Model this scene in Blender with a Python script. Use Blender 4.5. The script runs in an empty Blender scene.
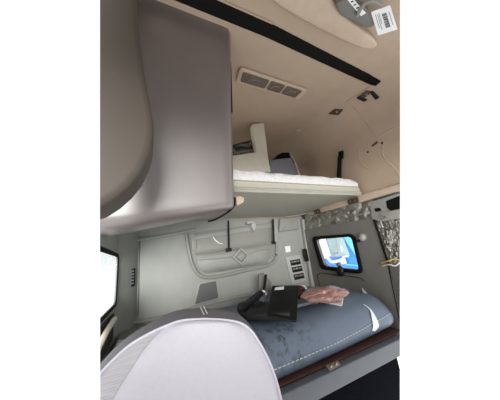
import bpy, bmesh, math, random
from mathutils import Vector, Matrix, noise
random.seed(7)
SC = bpy.context.scene
COL = SC.collection
V = Vector
ORIGIN = {}

# ------------------------------------------------------------------ materials
def lin(c):
    return tuple(((v/255)/12.92 if v/255 <= .04045 else ((v/255+.055)/1.055)**2.4) for v in c)

def mat(name, rgb, rough=.6, var=.06, scale=40, bump=.1, metal=0.0, spec=.5, coat=0.0, bscale=None, bdist=.002):
    m = bpy.data.materials.new(name); m.use_nodes = True
    n, l = m.node_tree.nodes, m.node_tree.links
    b = n['Principled BSDF']
    tc = n.new('ShaderNodeTexCoord')
    nz = n.new('ShaderNodeTexNoise'); nz.inputs['Scale'].default_value = scale; nz.inputs['Detail'].default_value = 4
    l.new(tc.outputs['Object'], nz.inputs['Vector'])
    rp = n.new('ShaderNodeValToRGB')
    c = lin(rgb)
    rp.color_ramp.elements[0].position = .3; rp.color_ramp.elements[1].position = .7
    rp.color_ramp.elements[0].color = (*[max(0, v*(1-var)) for v in c], 1)
    rp.color_ramp.elements[1].color = (*[min(1, v*(1+var)) for v in c], 1)
    l.new(nz.outputs['Fac'], rp.inputs['Fac']); l.new(rp.outputs['Color'], b.inputs['Base Color'])
    b.inputs['Roughness'].default_value = rough; b.inputs['Metallic'].default_value = metal
    b.inputs['Specular IOR Level'].default_value = spec
    b.inputs['Coat Weight'].default_value = coat
    if bump:
        n2 = n.new('ShaderNodeTexNoise'); n2.inputs['Scale'].default_value = bscale or scale*6
        l.new(tc.outputs['Object'], n2.inputs['Vector'])
        bp = n.new('ShaderNodeBump'); bp.inputs['Strength'].default_value = bump; bp.inputs['Distance'].default_value = bdist
        l.new(n2.outputs['Fac'], bp.inputs['Height']); l.new(bp.outputs['Normal'], b.inputs['Normal'])
    return m

def perforated(name, rgb, dark, scale):
    """cloth or plastic with a regular grid of small holes"""
    m = mat(name, rgb, .85, .04, 60, 0)
    n, l = m.node_tree.nodes, m.node_tree.links
    b = n['Principled BSDF']
    vo = n.new('ShaderNodeTexVoronoi'); vo.inputs['Scale'].default_value = scale; vo.inputs['Randomness'].default_value = 0.0
    tc = n.new('ShaderNodeTexCoord'); l.new(tc.outputs['Object'], vo.inputs['Vector'])
    mth = n.new('ShaderNodeMath'); mth.operation = 'LESS_THAN'; mth.inputs[1].default_value = .33
    l.new(vo.outputs['Distance'], mth.inputs[0])
    mx = n.new('ShaderNodeMix'); mx.data_type = 'RGBA'
    old = b.inputs['Base Color'].links[0].from_socket
    l.new(mth.outputs[0], mx.inputs[0]); l.new(old, mx.inputs[6]); mx.inputs[7].default_value = (*lin(dark), 1)
    l.new(mx.outputs[2], b.inputs['Base Color'])
    return m

def glass(name, tint=(235, 245, 245), rough=0.0):
    m = bpy.data.materials.new(name); m.use_nodes = True
    n, l = m.node_tree.nodes, m.node_tree.links
    for x in list(n):
        if x.type != 'OUTPUT_MATERIAL': n.remove(x)
    out = [x for x in n if x.type == 'OUTPUT_MATERIAL'][0]
    tr = n.new('ShaderNodeBsdfTransparent'); tr.inputs[0].default_value = (*lin(tint), 1)
    gl = n.new('ShaderNodeBsdfGlossy'); gl.inputs['Roughness'].default_value = .03
    fr = n.new('ShaderNodeFresnel'); fr.inputs[0].default_value = 1.45
    mx = n.new('ShaderNodeMixShader')
    weak = n.new('ShaderNodeMath'); weak.operation = 'MULTIPLY'; weak.inputs[1].default_value = .22   # reflection scaled down to keep the view through it bright
    l.new(fr.outputs[0], weak.inputs[0]); l.new(weak.outputs[0], mx.inputs[0]); l.new(tr.outputs[0], mx.inputs[1]); l.new(gl.outputs[0], mx.inputs[2])
    l.new(mx.outputs[0], out.inputs[0])
    return m

# ------------------------------------------------------------------ mesh helpers
def box(bm, c, s, rot=None):
    m = Matrix.Translation(V(c))
    if rot is not None: m = m @ rot.to_4x4()
    r = bmesh.ops.create_cube(bm, size=1, matrix=m @ Matrix.Diagonal((*s, 1)))
    return r['verts']

def rbox(c, s, r=.005, seg=3, rot=None):
    bm = bmesh.new(); box(bm, c, s, rot)
    bmesh.ops.bevel(bm, geom=bm.edges[:], offset=r, segments=seg, profile=.5, affect='EDGES')
    return bm

def prism(bm, pts, off):
    off = V(off)
    a = [bm.verts.new(V(p)) for p in pts]; b = [bm.verts.new(V(p)+off) for p in pts]
    fs = [bm.faces.new(a), bm.faces.new(b[::-1])]
    for i in range(len(a)):
        j = (i+1) % len(a)
        fs.append(bm.faces.new((a[i], b[i], b[j], a[j])))
    return fs

def plate(pts, off, bev=.003, seg=2, rnd=0, corner_seg=4):
    """solid plate from an outline, corners rounded by rnd, front rim bevelled"""
    if rnd: pts = round_poly(pts, rnd, corner_seg)
    bm = bmesh.new(); prism(bm, pts, off)
    bmesh.ops.recalc_face_normals(bm, faces=bm.faces)
    if bev:
        n = len(pts)
        es = [e for f in bm.faces if len(f.verts) == n and n > 4 or len(f.verts) > 4 for e in f.edges] if n > 4 else bm.edges[:]
        bmesh.ops.bevel(bm, geom=list(set(es)), offset=bev, segments=seg, profile=.5, affect='EDGES')
    return bm

def round_poly(pts, r, seg=4):
    pts = [V(p) for p in pts]; out = []
    for i, p in enumerate(pts):
        a, b = pts[i-1], pts[(i+1) % len(pts)]
        ra = min(r, (a-p).length*.45); rb = min(r, (b-p).length*.45)
        s, e = p+(a-p).normalized()*ra, p+(b-p).normalized()*rb
        for k in range(seg+1):
            t = k/seg
            out.append(s*(1-t)**2+p*2*t*(1-t)+e*t*t)
    return out

def spline(pts, n=6):
    """Catmull-Rom through points"""
    P = [V(p) for p in pts]; P = [P[0]*2-P[1]]+P+[P[-1]*2-P[-2]]; out = []
    for i in range(1, len(P)-2):
        for k in range(n):
            t = k/n
            a, b, c, d = P[i-1], P[i], P[i+1], P[i+2]
            out.append(.5*((2*b)+(c-a)*t+(2*a-5*b+4*c-d)*t*t+(3*b-a-3*c+d)*t**3))
    out.append(P[-2]); return out

def tube(bm, pts, r, n=8, closed=False, squash=None):
    pts = [V(p) for p in pts]; rings = []; m = len(pts)
    up = V((0, 0, 1))
    for i, p in enumerate(pts):
        if closed: t = pts[(i+1) % m]-pts[i-1]
        else: t = pts[min(i+1, m-1)]-pts[max(i-1, 0)]
        t.normalize()
        if abs(t.dot(up)) > .95: u = t.cross(V((1, 0, 0)))
        else: u = t.cross(up)
        u.normalize(); w = t.cross(u)
        rr = r[i] if isinstance(r, (list, tuple)) else r
        rings.append([bm.verts.new(p+(u*math.cos(2*math.pi*k/n)+w*math.sin(2*math.pi*k/n))*rr) for k in range(n)])
    for i in range(m if closed else m-1):
        A, B = rings[i], rings[(i+1) % m]
        for k in range(n):
            bm.faces.new((A[k], A[(k+1) % n], B[(k+1) % n], B[k]))
    if not closed:
        bm.faces.new(rings[0][::-1]); bm.faces.new(rings[-1])
    bmesh.ops.recalc_face_normals(bm, faces=bm.faces)

def tb(pts, r, n=8, closed=False, smooth=0):
    bm = bmesh.new(); tube(bm, spline(pts, smooth) if smooth else pts, r, n, closed); return bm

def loft(rows, cap=True, closed_u=False):
    bm = bmesh.new(); g = [[bm.verts.new(V(p)) for p in r] for r in rows]
    for i in range(len(g)-1):
        m = len(g[i])
        for k in range(m if closed_u else m-1):
            j = (k+1) % m
            bm.faces.new((g[i][k], g[i][j], g[i+1][j], g[i+1][k]))
    if cap and closed_u:
        bm.faces.new(g[0][::-1]); bm.faces.new(g[-1])
    bmesh.ops.recalc_face_normals(bm, faces=bm.faces)
    return bm

def cyl(c, r, h, axis=(0, 0, 1), seg=24, bev=.0, r2=None):
    bm = bmesh.new()
    q = V((0, 0, 1)).rotation_difference(V(axis).normalized()).to_matrix().to_4x4()
    bmesh.ops.create_cone(bm, cap_ends=True, segments=seg, radius1=r, radius2=r if r2 is None else r2, depth=h, matrix=Matrix.Translation(V(c)) @ q)
    if bev:
        es = [e for f in bm.faces if len(f.verts) == seg for e in f.edges]
        bmesh.ops.bevel(bm, geom=list(set(es)), offset=bev, segments=3, profile=.5, affect='EDGES')
    return bm

def ball(c, s, seg=20, rot=None):
    bm = bmesh.new()
    m = Matrix.Translation(V(c))
    if rot is not None: m = m @ rot.to_4x4()
    bmesh.ops.create_uvsphere(bm, u_segments=seg, v_segments=seg//2, radius=1, matrix=m @ Matrix.Diagonal((*s, 1)))
    return bm

def join(*bms):
    out = bmesh.new()
    for b in bms:
        me = bpy.data.meshes.new('tmp'); b.to_mesh(me); b.free(); out.from_mesh(me); bpy.data.meshes.remove(me)
    return out

def basis(p0, px, py):
    """frame of a plane: x towards px, z = normal, y towards py"""
    x = (V(px)-V(p0)).normalized(); y = (V(py)-V(p0)); y = (y-x*y.dot(x)).normalized(); z = x.cross(y)
    return Matrix((x, y, z)).transposed()

# the modelled slice of the cab ends at its two cut planes (beside the door openings)
CUTS = [((0, 0, 1.2), (-0.98374975, -0.16895456, -0.0607519)), ((0, 0, 1.2), (0.47578946, -0.84477278, -0.24491495))]

def obj(name, bm, m, parent=None, smooth=40, trim=False):
    if trim:
        for co, no in CUTS:
            bmesh.ops.bisect_plane(bm, geom=bm.verts[:]+bm.edges[:]+bm.faces[:], plane_co=co, plane_no=no, clear_outer=True)
            be = [e for e in bm.edges if e.is_boundary]
            if trim == 'fill' and be: bmesh.ops.holes_fill(bm, edges=be, sides=0)
    me = bpy.data.meshes.new(name)
    lo = V((min(v.co.x for v in bm.verts), min(v.co.y for v in bm.verts), min(v.co.z for v in bm.verts)))
    hi = V((max(v.co.x for v in bm.verts), max(v.co.y for v in bm.verts), max(v.co.z for v in bm.verts)))
    o = (lo+hi)/2
    bmesh.ops.translate(bm, verts=bm.verts, vec=-o)
    bm.to_mesh(me); bm.free()
    for p in me.polygons: p.use_smooth = True
    me.set_sharp_from_angle(angle=math.radians(smooth))
    me.materials.append(m)
    ob = bpy.data.objects.new(name, me); COL.objects.link(ob)
    if parent is not None:
        ob.parent = parent; ob.location = o-ORIGIN[parent.name]
    else: ob.location = o
    ORIGIN[ob.name] = o
    return ob

def thing(name, label, cat, loc, group=None):
    e = bpy.data.objects.new(name, None); COL.objects.link(e); e.location = loc
    e.empty_display_size = .05
    ORIGIN[e.name] = V(loc); tag(e, label, cat, group); return e

def tag(o, label, cat, group=None):
    o['label'] = label; o['category'] = cat
    if group: o['group'] = group
    return o

def struct(name, bm, m, parent=None, trim=True, smooth=40):
    o = obj(name, bm, m, parent, smooth, trim)
    if parent is None: o['kind'] = 'structure'
    return o

def cut(o, bm):
    """open a hole through an object"""
    me = bpy.data.meshes.new('cutter'); bm.to_mesh(me); bm.free()
    c = bpy.data.objects.new('cutter', me); COL.objects.link(c)
    md = o.modifiers.new('hole', 'BOOLEAN'); md.operation = 'DIFFERENCE'; md.object = c; md.solver = 'EXACT'
    bpy.context.view_layer.update()
    ev = o.evaluated_get(bpy.context.evaluated_depsgraph_get())
    new = bpy.data.meshes.new_from_object(ev); old = o.data
    o.modifiers.clear(); o.data = new
    bpy.data.objects.remove(c); bpy.data.meshes.remove(me); bpy.data.meshes.remove(old)
    o.data.set_sharp_from_angle(angle=math.radians(40))

def crumple(pts4, nu, nv, amp, freq, seed, off):
    """crumpled sheet over the quad pts4 (TL, TR, BR, BL), relief along off"""
    a, b, c, d = [V(p) for p in pts4]; off = V(off); rows = []
    for j in range(nv+1):
        t = j/nv; r = []
        for i in range(nu+1):
            s = i/nu
            p = (a*(1-s)+b*s)*(1-t)+(d*(1-s)+c*s)*t
            h = noise.noise(p*freq+V((seed, 0, 0)))+.6*abs(noise.noise(p*freq*2.3+V((0, seed, 0))))+random.uniform(-.25, .25)
            r.append(p+off*(h*amp))
        rows.append(r)
    return loft(rows, cap=False)
# ------------------------------------------------------------------ materials used
M_PLATE = mat('light_grey_plate', (170, 171, 167), .45, .03, 20, .05)
M_CEIL = mat('headliner_beige', (176, 156, 136), .75, .03, 12, .08)
M_GREY = mat('moulded_grey_plastic', (150, 152, 147), .5, .03, 15, .12, bscale=260)
M_GREYD = mat('moulded_mid_grey_plastic', (142, 142, 136), .5, .03, 15, .12, bscale=260)
M_PANEL = mat('dark_trim_board', (112, 110, 104), .55, .05, 12, .1)
M_CAB = mat('cabinet_grey', (100, 91, 88), .42, .04, 10, .06, bscale=300, spec=1.0, coat=.9)
M_CAB.node_tree.nodes['Principled BSDF'].inputs['Coat Roughness'].default_value = .36
M_POD = mat('console_taupe_plastic', (72, 65, 57), .6, .03, 12, .08)
M_BLACK = mat('black_plastic', (17, 17, 18), .5, .1, 30, .1, spec=.3)
M_RUBBER = mat('black_rubber', (9, 8, 7), .8, .1, 30, .1, spec=.2)
M_BUNK = mat('bunk_greige', (170, 167, 152), .55, .04, 20, .08)
M_WHITE = mat('white_quilted_fabric', (206, 204, 204), .85, .05, 30, .9, bscale=60, bdist=.012)
M_VINYL = mat('blue_grey_vinyl', (101, 113, 130), .42, .05, 8, .25, bscale=30, bdist=.004)
M_THREAD = mat('pale_thread', (200, 205, 205), .8, .03, 50, 0)
M_RAIL = mat('rail_grey_steel', (92, 96, 102), .5, .06, 20, .1)
M_WOOD = mat('brown_board', (72, 42, 34), .7, .2, 14, .2)
M_DARK = mat('dark_navy_carpet', (14, 16, 22), 1.0, .25, 60, .3, spec=.05)
M_FOIL = mat('aluminium_foil', (178, 176, 168), .42, .12, 30, .3, metal=1.0)
M_STEEL = mat('painted_pale_steel', (160, 159, 153), .45, .06, 20, .1)
M_BRKT = mat('rusty_bracket_steel', (84, 70, 56), .5, .25, 40, .2, metal=.4)
M_SEATF = mat('pale_seat_cloth', (216, 214, 224), .9, .02, 90, .25, bscale=400)
M_SEATD = mat('charcoal_seat_vinyl', (112, 111, 116), .6, .05, 60, .2, bscale=300)
M_SEATM = perforated('perforated_seat_cloth', (196, 194, 200), (158, 158, 162), 260)
M_MESH = perforated('black_mesh_grille', (34, 33, 32), (170, 165, 158), 60)
M_SPK = perforated('speaker_mesh', (104, 105, 103), (60, 60, 60), 190)
M_GLASS = glass('window_glass', (250, 252, 252))
M_CLEAR = mat('clear_grey_plastic', (140, 140, 134), .15, .1, 40, .1, coat=.5)
M_LENS = mat('lamp_lens_frosted', (104, 93, 82), .25, .2, 45, .3, coat=.5)
M_PAPER = mat('white_paper', (240, 240, 240), .7, .02, 30, 0)
M_INK = mat('black_ink', (25, 25, 28), .7, .02, 30, 0)
M_SHINE = mat('silvery_tape_and_patch', (225, 228, 230), .25, .03, 30, .1, coat=.4)
M_BLUE = mat('blue_paint', (40, 140, 240), .3, .02, 10, 0, coat=.5)
M_LBLUE = mat('light_blue_paint', (110, 215, 255), .3, .02, 10, 0, coat=.5)
M_TGLASS = mat('tinted_cab_glass', (160, 185, 192), .15, .1, 5, 0, coat=.5)
M_BAG = mat('pink_plastic_bag', (152, 114, 106), .3, .35, 14, .5, bscale=30, bdist=.012, coat=.4)
M_RED = mat('dark_red_cloth', (96, 24, 40), .6, .15, 30, .2)
M_CHAIR = mat('slate_vinyl', (128, 132, 142), .6, .05, 20, .1)
M_CREAM = mat('cream_plastic', (206, 200, 184), .55, .03, 20, .06)
M_TAN = mat('beige_rail_paint', (190, 170, 150), .6, .06, 18, .1)
M_WIRE = mat('yellow_wire', (190, 165, 90), .5, .1, 20, 0)
M_SCREW = mat('zinc', (150, 145, 138), .35, .1, 40, 0, metal=.8)

# smudges of dark grime on the vinyl keep their own place on the mattress
def grime(m, centre, size, amount=.75):
    n, l = m.node_tree.nodes, m.node_tree.links
    b = n['Principled BSDF']; old = b.inputs['Base Color'].links[0].from_socket
    g = n.new('ShaderNodeTexCoord'); mp = n.new('ShaderNodeMapping'); mp.vector_type = 'TEXTURE'
    mp.inputs['Location'].default_value = centre; mp.inputs['Scale'].default_value = size
    l.new(g.outputs['Object'], mp.inputs['Vector'])
    ln = n.new('ShaderNodeVectorMath'); ln.operation = 'LENGTH'; l.new(mp.outputs[0], ln.inputs[0])
    mr = n.new('ShaderNodeMapRange'); mr.inputs[1].default_value = 1; mr.inputs[2].default_value = .2
    l.new(ln.outputs['Value'], mr.inputs[0])
    nz = n.new('ShaderNodeTexNoise'); nz.inputs['Scale'].default_value = 22; nz.inputs['Detail'].default_value = 6; nz.inputs['Roughness'].default_value = .7
    l.new(g.outputs['Object'], nz.inputs['Vector'])
    r2 = n.new('ShaderNodeMapRange'); r2.inputs[1].default_value = .5; r2.inputs[2].default_value = .62
    l.new(nz.outputs['Fac'], r2.inputs[0])
    mu = n.new('ShaderNodeMath'); mu.operation = 'MULTIPLY'; l.new(mr.outputs[0], mu.inputs[0]); l.new(r2.outputs[0], mu.inputs[1])
    m2 = n.new('ShaderNodeMath'); m2.operation = 'MULTIPLY'; l.new(mu.outputs[0], m2.inputs[0]); m2.inputs[1].default_value = amount
    mx = n.new('ShaderNodeMix'); mx.data_type = 'RGBA'; l.new(m2.outputs[0], mx.inputs[0]); l.new(old, mx.inputs[6])
    mx.inputs[7].default_value = (.02, .022, .025, 1); l.new(mx.outputs[2], b.inputs['Base Color'])
grime(M_VINYL, (-.30, -.42, .1), (.3, .34, .3))

# ------------------------------------------------------------------ setting: headliner shell
XR, YB, ZT, R = 1.65, 2.0, 2.43, .3
ZLOW = 1.592
def shell():
    bm = bmesh.new()
    # profile swept: nested rows of a box with rounded far corner
    def arc(n): return [(math.sin(math.pi/2*k/n), math.cos(math.pi/2*k/n)) for k in range(n+1)]
    N = 12; rows = []
    # plan path along ceiling rim (right side forward -> corner -> rear wall to the left)
    plan = [V((XR-R, 0.0)), V((XR-R, .5)), V((XR-R, 1.0)), V((XR-R, YB-R))]
    dirs = [V((1, 0))]*4
    for s, c in arc(N): plan.append(V((XR-R, YB-R))); dirs.append(V((c, s)))
    plan += [V((x, YB-R)) for x in (.9, .3, -.6)]; dirs += [V((0, 1))]*3
    for p, d in zip(plan, dirs):
        row = [V((p.x, p.y, ZT))]
        for s, c in arc(N)[1:]:
            row.append(V((p.x+d.x*R*s, p.y+d.y*R*s, ZT-R+R*c)))
        row += [V((p.x+d.x*R, p.y+d.y*R, z)) for z in (1.9, ZLOW)]
        rows.append(row)
    bm = loft(rows, cap=False)
    # flat top
    q = [bm.verts.new(v) for v in ((-.6, 0, ZT), (XR-R, 0, ZT), (XR-R, YB-R, ZT), (-.6, YB-R, ZT))]
    bm.faces.new(q)
    bmesh.ops.remove_doubles(bm, verts=bm.verts, dist=.0005)
    return bm
struct('ceiling', shell(), M_CEIL, smooth=60)

# cab floor; unseen front roof and bulkhead, added to limit incoming daylight
bm = bmesh.new(); box(bm, (.65, -.6, ZT+.02), (2.1, 1.16, .04)); struct('ceiling_front_blocker', bm, M_CEIL, trim=False)
bm = bmesh.new(); box(bm, (.7, .4, -.02), (1.7, 3.2, .04)); struct('floor', bm, M_DARK, trim=True)
bm = bmesh.new(); box(bm, (.7, -1.2, .5), (2.0, .05, 1.0)); struct('wall_front_blocker', bm, M_PANEL, trim=False)

bm = bmesh.new(); box(bm, (.65, -.65, 2.06), (2.1, 1.0, .7)); struct('header_light_blocker', bm, M_GREYD, trim=False)      # unseen header box, added to shade the ceiling and cabinet top
for sx, nm in ((-.42, 'wall_left_blocker'), (1.7, 'wall_right_blocker')):
    bm = bmesh.new(); box(bm, (sx, -.65, 2.1), (.05, 1.2, .66)); box(bm, (sx, -.65, .55), (.05, 1.2, 1.1)); struct(nm, bm, M_GREYD, trim=False)  # unseen side walls with window gaps, added to lower the light on the ceiling
# ------------------------------------------------------------------ rear wall
bm = bmesh.new(); box(bm, (.8, YB+.02, .797), (1.78, .04, 1.594)); box(bm, (1.5, YB+.025, 1.66), (.38, .03, .16)); wr = struct('wall_rear', bm, M_GREY)
# wall on the driver side: splayed corner then the side with its window
bm = bmesh.new(); prism(bm, [(-.09, 2.0, 0), (-.214, 1.85, 0), (-.214, 1.85, 1.66), (-.09, 2.0, 1.66)], (-.0, .03, 0))
struct('trim_1', bm, M_GREY)
bm = bmesh.new(); box(bm, (-.219, 1.0, .83), (.01, 1.7, 1.66)); wl = struct('wall_left', bm, M_GREY, trim=False)
cut(wl, plate([(-.3, 1.15, .99), (-.3, 1.835, .99), (-.3, 1.835, 1.305), (-.3, 1.15, 1.305)], (.2, 0, 0), 0, rnd=.05))
bm2 = bmesh.new(); bm2.from_mesh(wl.data); bmesh.ops.translate(bm2, verts=bm2.verts, vec=ORIGIN['wall_left'])
bpy.data.objects.remove(wl); wl = struct('wall_left', bm2, M_GREY)
def frame(outer, inner, off, bev=.004):
    bm = bmesh.new(); off = V(off); n = len(outer)
    a = [bm.verts.new(V(p)) for p in outer]; b = [bm.verts.new(V(p)) for p in inner]
    c = [bm.verts.new(V(p)+off) for p in outer]; d = [bm.verts.new(V(p)+off) for p in inner]
    for i in range(n):
        j = (i+1) % n
        bm.faces.new((a[i], a[j], b[j], b[i])); bm.faces.new((c[i], d[i], d[j], c[j]))
        bm.faces.new((a[i], c[i], c[j], a[j])); bm.faces.new((b[i], b[j], d[j], d[i]))
    bmesh.ops.recalc_face_normals(bm, faces=bm.faces)
    if bev:
        es = [e for e in bm.edges if len(e.link_faces) == 2 and e.calc_face_angle() > 1.0]
        bmesh.ops.bevel(bm, geom=es, offset=bev, segments=2, profile=.5, affect='EDGES')
    return bm
wl_out = round_poly([(-.214, 1.12, .975), (-.214, 1.85, .975), (-.214, 1.85, 1.325), (-.214, 1.12, 1.325)], .06, 6)
wl_in = round_poly([(-.214, 1.14, .995), (-.214, 1.825, .995), (-.214, 1.825, 1.3), (-.214, 1.14, 1.3)], .045, 6)
w1 = struct('window_1', frame(wl_out, wl_in, (.008, 0, 0), .002), M_RUBBER)
bm = bmesh.new(); box(bm, (-.221, 1.48, 1.147), (.003, .69, .31)); struct('glass_pane', bm, M_GLASS, w1)

# grooves and mouldings of the rear wall
def moulding(name, pts, r, m, smooth=6, n=8):
    return struct(name, tb(pts, r, n, False, smooth), m)
moulding('trim_2', [(-0.079, 1.997, 1.454), (-0.082, 1.997, 1.258), (-0.081, 1.997, 1.042), (-0.080, 1.997, 0.855)], .005, M_PANEL)
moulding('trim_3', [(-0.380, 1.990, 1.412), (-0.222, 1.990, 1.430), (-0.003, 1.990, 1.448), (0.280, 1.990, 1.484), (0.389, 1.985, 1.505)], .014, M_GREY)
moulding('trim_4', [(-0.270, 1.985, 0.825), (-0.065, 1.985, 0.812), (0.120, 1.985, 0.811), (0.309, 1.985, 0.829), (0.536, 1.985, 0.841), (0.832, 1.985, 0.843), (1.005, 1.985, 0.835)], .013, M_GREY)

# storage pocket moulded on the rear wall
sp = thing('storage_pocket', 'grey moulded storage pocket with a diamond emblem on the rear wall under the upper bunk', 'storage pocket', (.65, 2.0, 1.1))
bm = tb([(0.298, 1.990, 1.492), (0.304, 1.985, 1.408), (0.325, 1.985, 1.263), (0.356, 1.985, 1.155), (0.406, 1.985, 1.084), (0.486, 1.985, 1.056), (0.649, 1.985, 1.055), (0.881, 1.985, 1.070), (1.089, 1.985, 1.083), (1.194, 1.985, 1.121), (1.241, 1.985, 1.210), (1.264, 1.985, 1.382), (1.278, 1.985, 1.540)], .016, 10, False, 5)
obj('rim', bm, M_GREYD, sp)
bm = plate([(0.371, 1.995, 1.470), (1.271, 1.995, 1.543), (1.208, 1.995, 1.172), (1.101, 1.995, 1.122), (0.482, 1.995, 1.095), (0.402, 1.995, 1.149)], (0, -.006, 0), .002)
obj('back_panel', bm, M_GREYD, sp)
# bulging front, section swept along the width
def pouch():
    L = [(0.376, 1.970, 1.275), (0.385, 1.930, 1.237), (0.390, 1.925, 1.185), (0.417, 1.940, 1.130), (0.461, 1.985, 1.090)]
    Rr = [(1.178, 1.970, 1.311), (1.154, 1.930, 1.267), (1.135, 1.925, 1.206), (1.120, 1.940, 1.138), (1.104, 1.985, 1.101)]
    rows = []
    for k in range(13):
        t = k/12; e = (1-abs(2*t-1)**6)
        r = []
        for a, b in zip(L, Rr):
            p = V(a)*(1-t)+V(b)*t
            p.y = 1.985+(p.y-1.985)*(.25+.75*e); r.append(p)
        r = [V((r[0].x, 1.992, r[0].z))]+spline(r, 4)
        rows.append(r)
    return loft(rows, cap=False)
obj('pouch_front', pouch(), M_GREY, sp, smooth=60)
obj('pouch_rim', tb([(0.365, 1.955, 1.275), (0.557, 1.945, 1.287), (0.802, 1.945, 1.293), (1.005, 1.945, 1.301), (1.182, 1.955, 1.309)], .008, 8, False, 4), M_GREYD, sp)
obj('crease', tb([(0.389, 1.915, 1.219), (0.562, 1.915, 1.213), (0.709, 1.915, 1.210)], .005, 6, False, 4), M_GREYD, sp)
obj('crease', tb([(0.878, 1.915, 1.221), (1.005, 1.915, 1.243), (1.126, 1.918, 1.253)], .005, 6, False, 4), M_GREYD, sp)
em = obj('emblem', frame([(0.698, 1.900, 1.208), (0.794, 1.900, 1.290), (0.881, 1.900, 1.211), (0.783, 1.900, 1.124)], [(0.723, 1.900, 1.207), (0.793, 1.900, 1.267), (0.853, 1.900, 1.211), (0.784, 1.900, 1.147)], (0, .02, 0), .002), M_GREY, sp)
obj('emblem_core', plate([(0.742, 1.905, 1.207), (0.794, 1.905, 1.251), (0.840, 1.905, 1.209), (0.787, 1.905, 1.162)], (0, .02, 0), .002), M_GREYD, em)
obj('strap', join(plate([(0.687, 1.915, 1.563), (0.705, 1.915, 1.564), (0.686, 1.915, 1.287), (0.666, 1.915, 1.289)], (0, .006, 0), 0), plate([(0.646, 1.912, 1.295), (0.700, 1.912, 1.297), (0.703, 1.912, 1.266), (0.648, 1.912, 1.263)], (0, .02, 0), .002)), M_BLACK, sp)
obj('strap', join(plate([(1.205, 1.915, 1.563), (1.223, 1.915, 1.562), (1.191, 1.915, 1.314), (1.174, 1.915, 1.316)], (0, .006, 0), 0), plate([(1.164, 1.912, 1.327), (1.203, 1.912, 1.324), (1.201, 1.912, 1.292), (1.163, 1.912, 1.295)], (0, .02, 0), .002)), M_BLACK, sp)
obj('scuff', tb([(0.544, 1.986, 1.429), (0.566, 1.986, 1.389), (0.604, 1.986, 1.357), (0.644, 1.986, 1.344)], [.003, .007, .006, .002], 6), M_PAPER, sp)['label'] = 'pale curved scuff'
obj('upper_lip', plate([(0.348, 1.975, 1.440), (0.906, 1.975, 1.499), (1.230, 1.975, 1.529), (1.222, 1.975, 1.478), (0.900, 1.975, 1.451), (0.347, 1.975, 1.404)], (0, .02, 0), .004), M_GREY, sp)
obj('end_rib', plate([(0.334, 1.970, 1.459), (0.376, 1.970, 1.463), (0.387, 1.970, 1.309), (0.346, 1.970, 1.309)], (0, .025, 0), .004), M_GREY, sp)
obj('post', plate([(1.238, 1.930, 1.565), (1.288, 1.930, 1.568), (1.258, 1.930, 1.311), (1.206, 1.930, 1.304)], (0, .06, 0), .008), M_GREY, sp)
hk = obj('hook', join(plate([(0.908, 1.940, 1.550), (0.985, 1.940, 1.558), (0.987, 1.940, 1.531), (0.909, 1.940, 1.524)], (0, .05, 0), .003), plate([(0.952, 1.930, 1.525), (1.000, 1.930, 1.534), (1.007, 1.930, 1.497), (0.974, 1.930, 1.440), (0.953, 1.930, 1.489)], (0, .06, 0), .004)), M_PLATE, sp)

# padded section and pillar to the right of the pocket
pad = obj('wall_pad', plate([(1.343, 1.960, 1.580), (1.588, 1.960, 1.585), (1.593, 1.960, 1.440), (1.295, 1.960, 1.422)], (0, .04, 0), .012, 3, rnd=.02), M_GREYD)
tag(pad, 'small grey padded block high on the rear wall right of the pocket', 'wall pad')
struct('trim_5', plate([(1.646, 1.955, 1.558), (1.772, 1.955, 1.567), (1.742, 1.955, 0.733), (1.611, 1.955, 0.735)], (0, .045, 0), .008, 3), M_GREY)
obj_v = obj('air_vent', plate([(1.577, 1.950, 1.209), (1.630, 1.950, 1.210), (1.635, 1.950, 1.070), (1.582, 1.950, 1.069)], (0, .006, 0), .0015, rnd=.006), M_BLACK)
tag(obj_v, 'small black slotted vent on the grey pillar beside the switch panel', 'vent')
# switch panel
cp = thing('switch_panel', 'pale grey bunk control panel with three rows of black switches', 'switch panel', (1.462, 1.990, 0.994))
obj('faceplate', plate([(1.347, 1.985, 1.146), (1.556, 1.985, 1.152), (1.583, 1.985, 0.861), (1.376, 1.985, 0.857)], (0, .014, 0), .003, rnd=.012), M_PLATE, cp)
def lerp2(q, u, v):
    a, b, c, d = [V(x) for x in q]; return (a*(1-u)+b*u)*(1-v)+(d*(1-u)+c*u)*v
Q = [(1.383, 1.983, 1.134), (1.537, 1.983, 1.137), (1.564, 1.983, 0.880), (1.412, 1.983, 0.877)]
for (v0, v1, n_) in ((.12, .34, 3), (.41, .63, 3), (.71, .93, 2)):
    bz = obj('switch_bezel', plate([lerp2(Q, .05, v0), lerp2(Q, .95, v0), lerp2(Q, .95, v1), lerp2(Q, .05, v1)], (0, -.004, 0), .001), M_BLACK, cp)
    for k in range(n_):
        u0 = .1+.8*k/n_; u1 = u0+.8/n_-.05
        o = obj('switch', plate([lerp2(Q, u0, v0+.04)+V((0, -.004, 0)), lerp2(Q, u1, v0+.04)+V((0, -.004, 0)), lerp2(Q, u1, v0+.12)+V((0, -.004, 0)), lerp2(Q, u0, v0+.12)+V((0, -.004, 0))], (0, -.006, 0), .001), M_PANEL if (k+n_) % 2 else M_SCREW, bz)
st = obj('paper_sticker', plate([(1.368, 1.998, 1.260), (1.440, 1.998, 1.261), (1.436, 1.998, 1.198), (1.369, 1.998, 1.192)], (0, -.002, 0), 0), M_PAPER)
tag(st, 'square white sticker on the rear wall above the switch panel', 'sticker')
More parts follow.
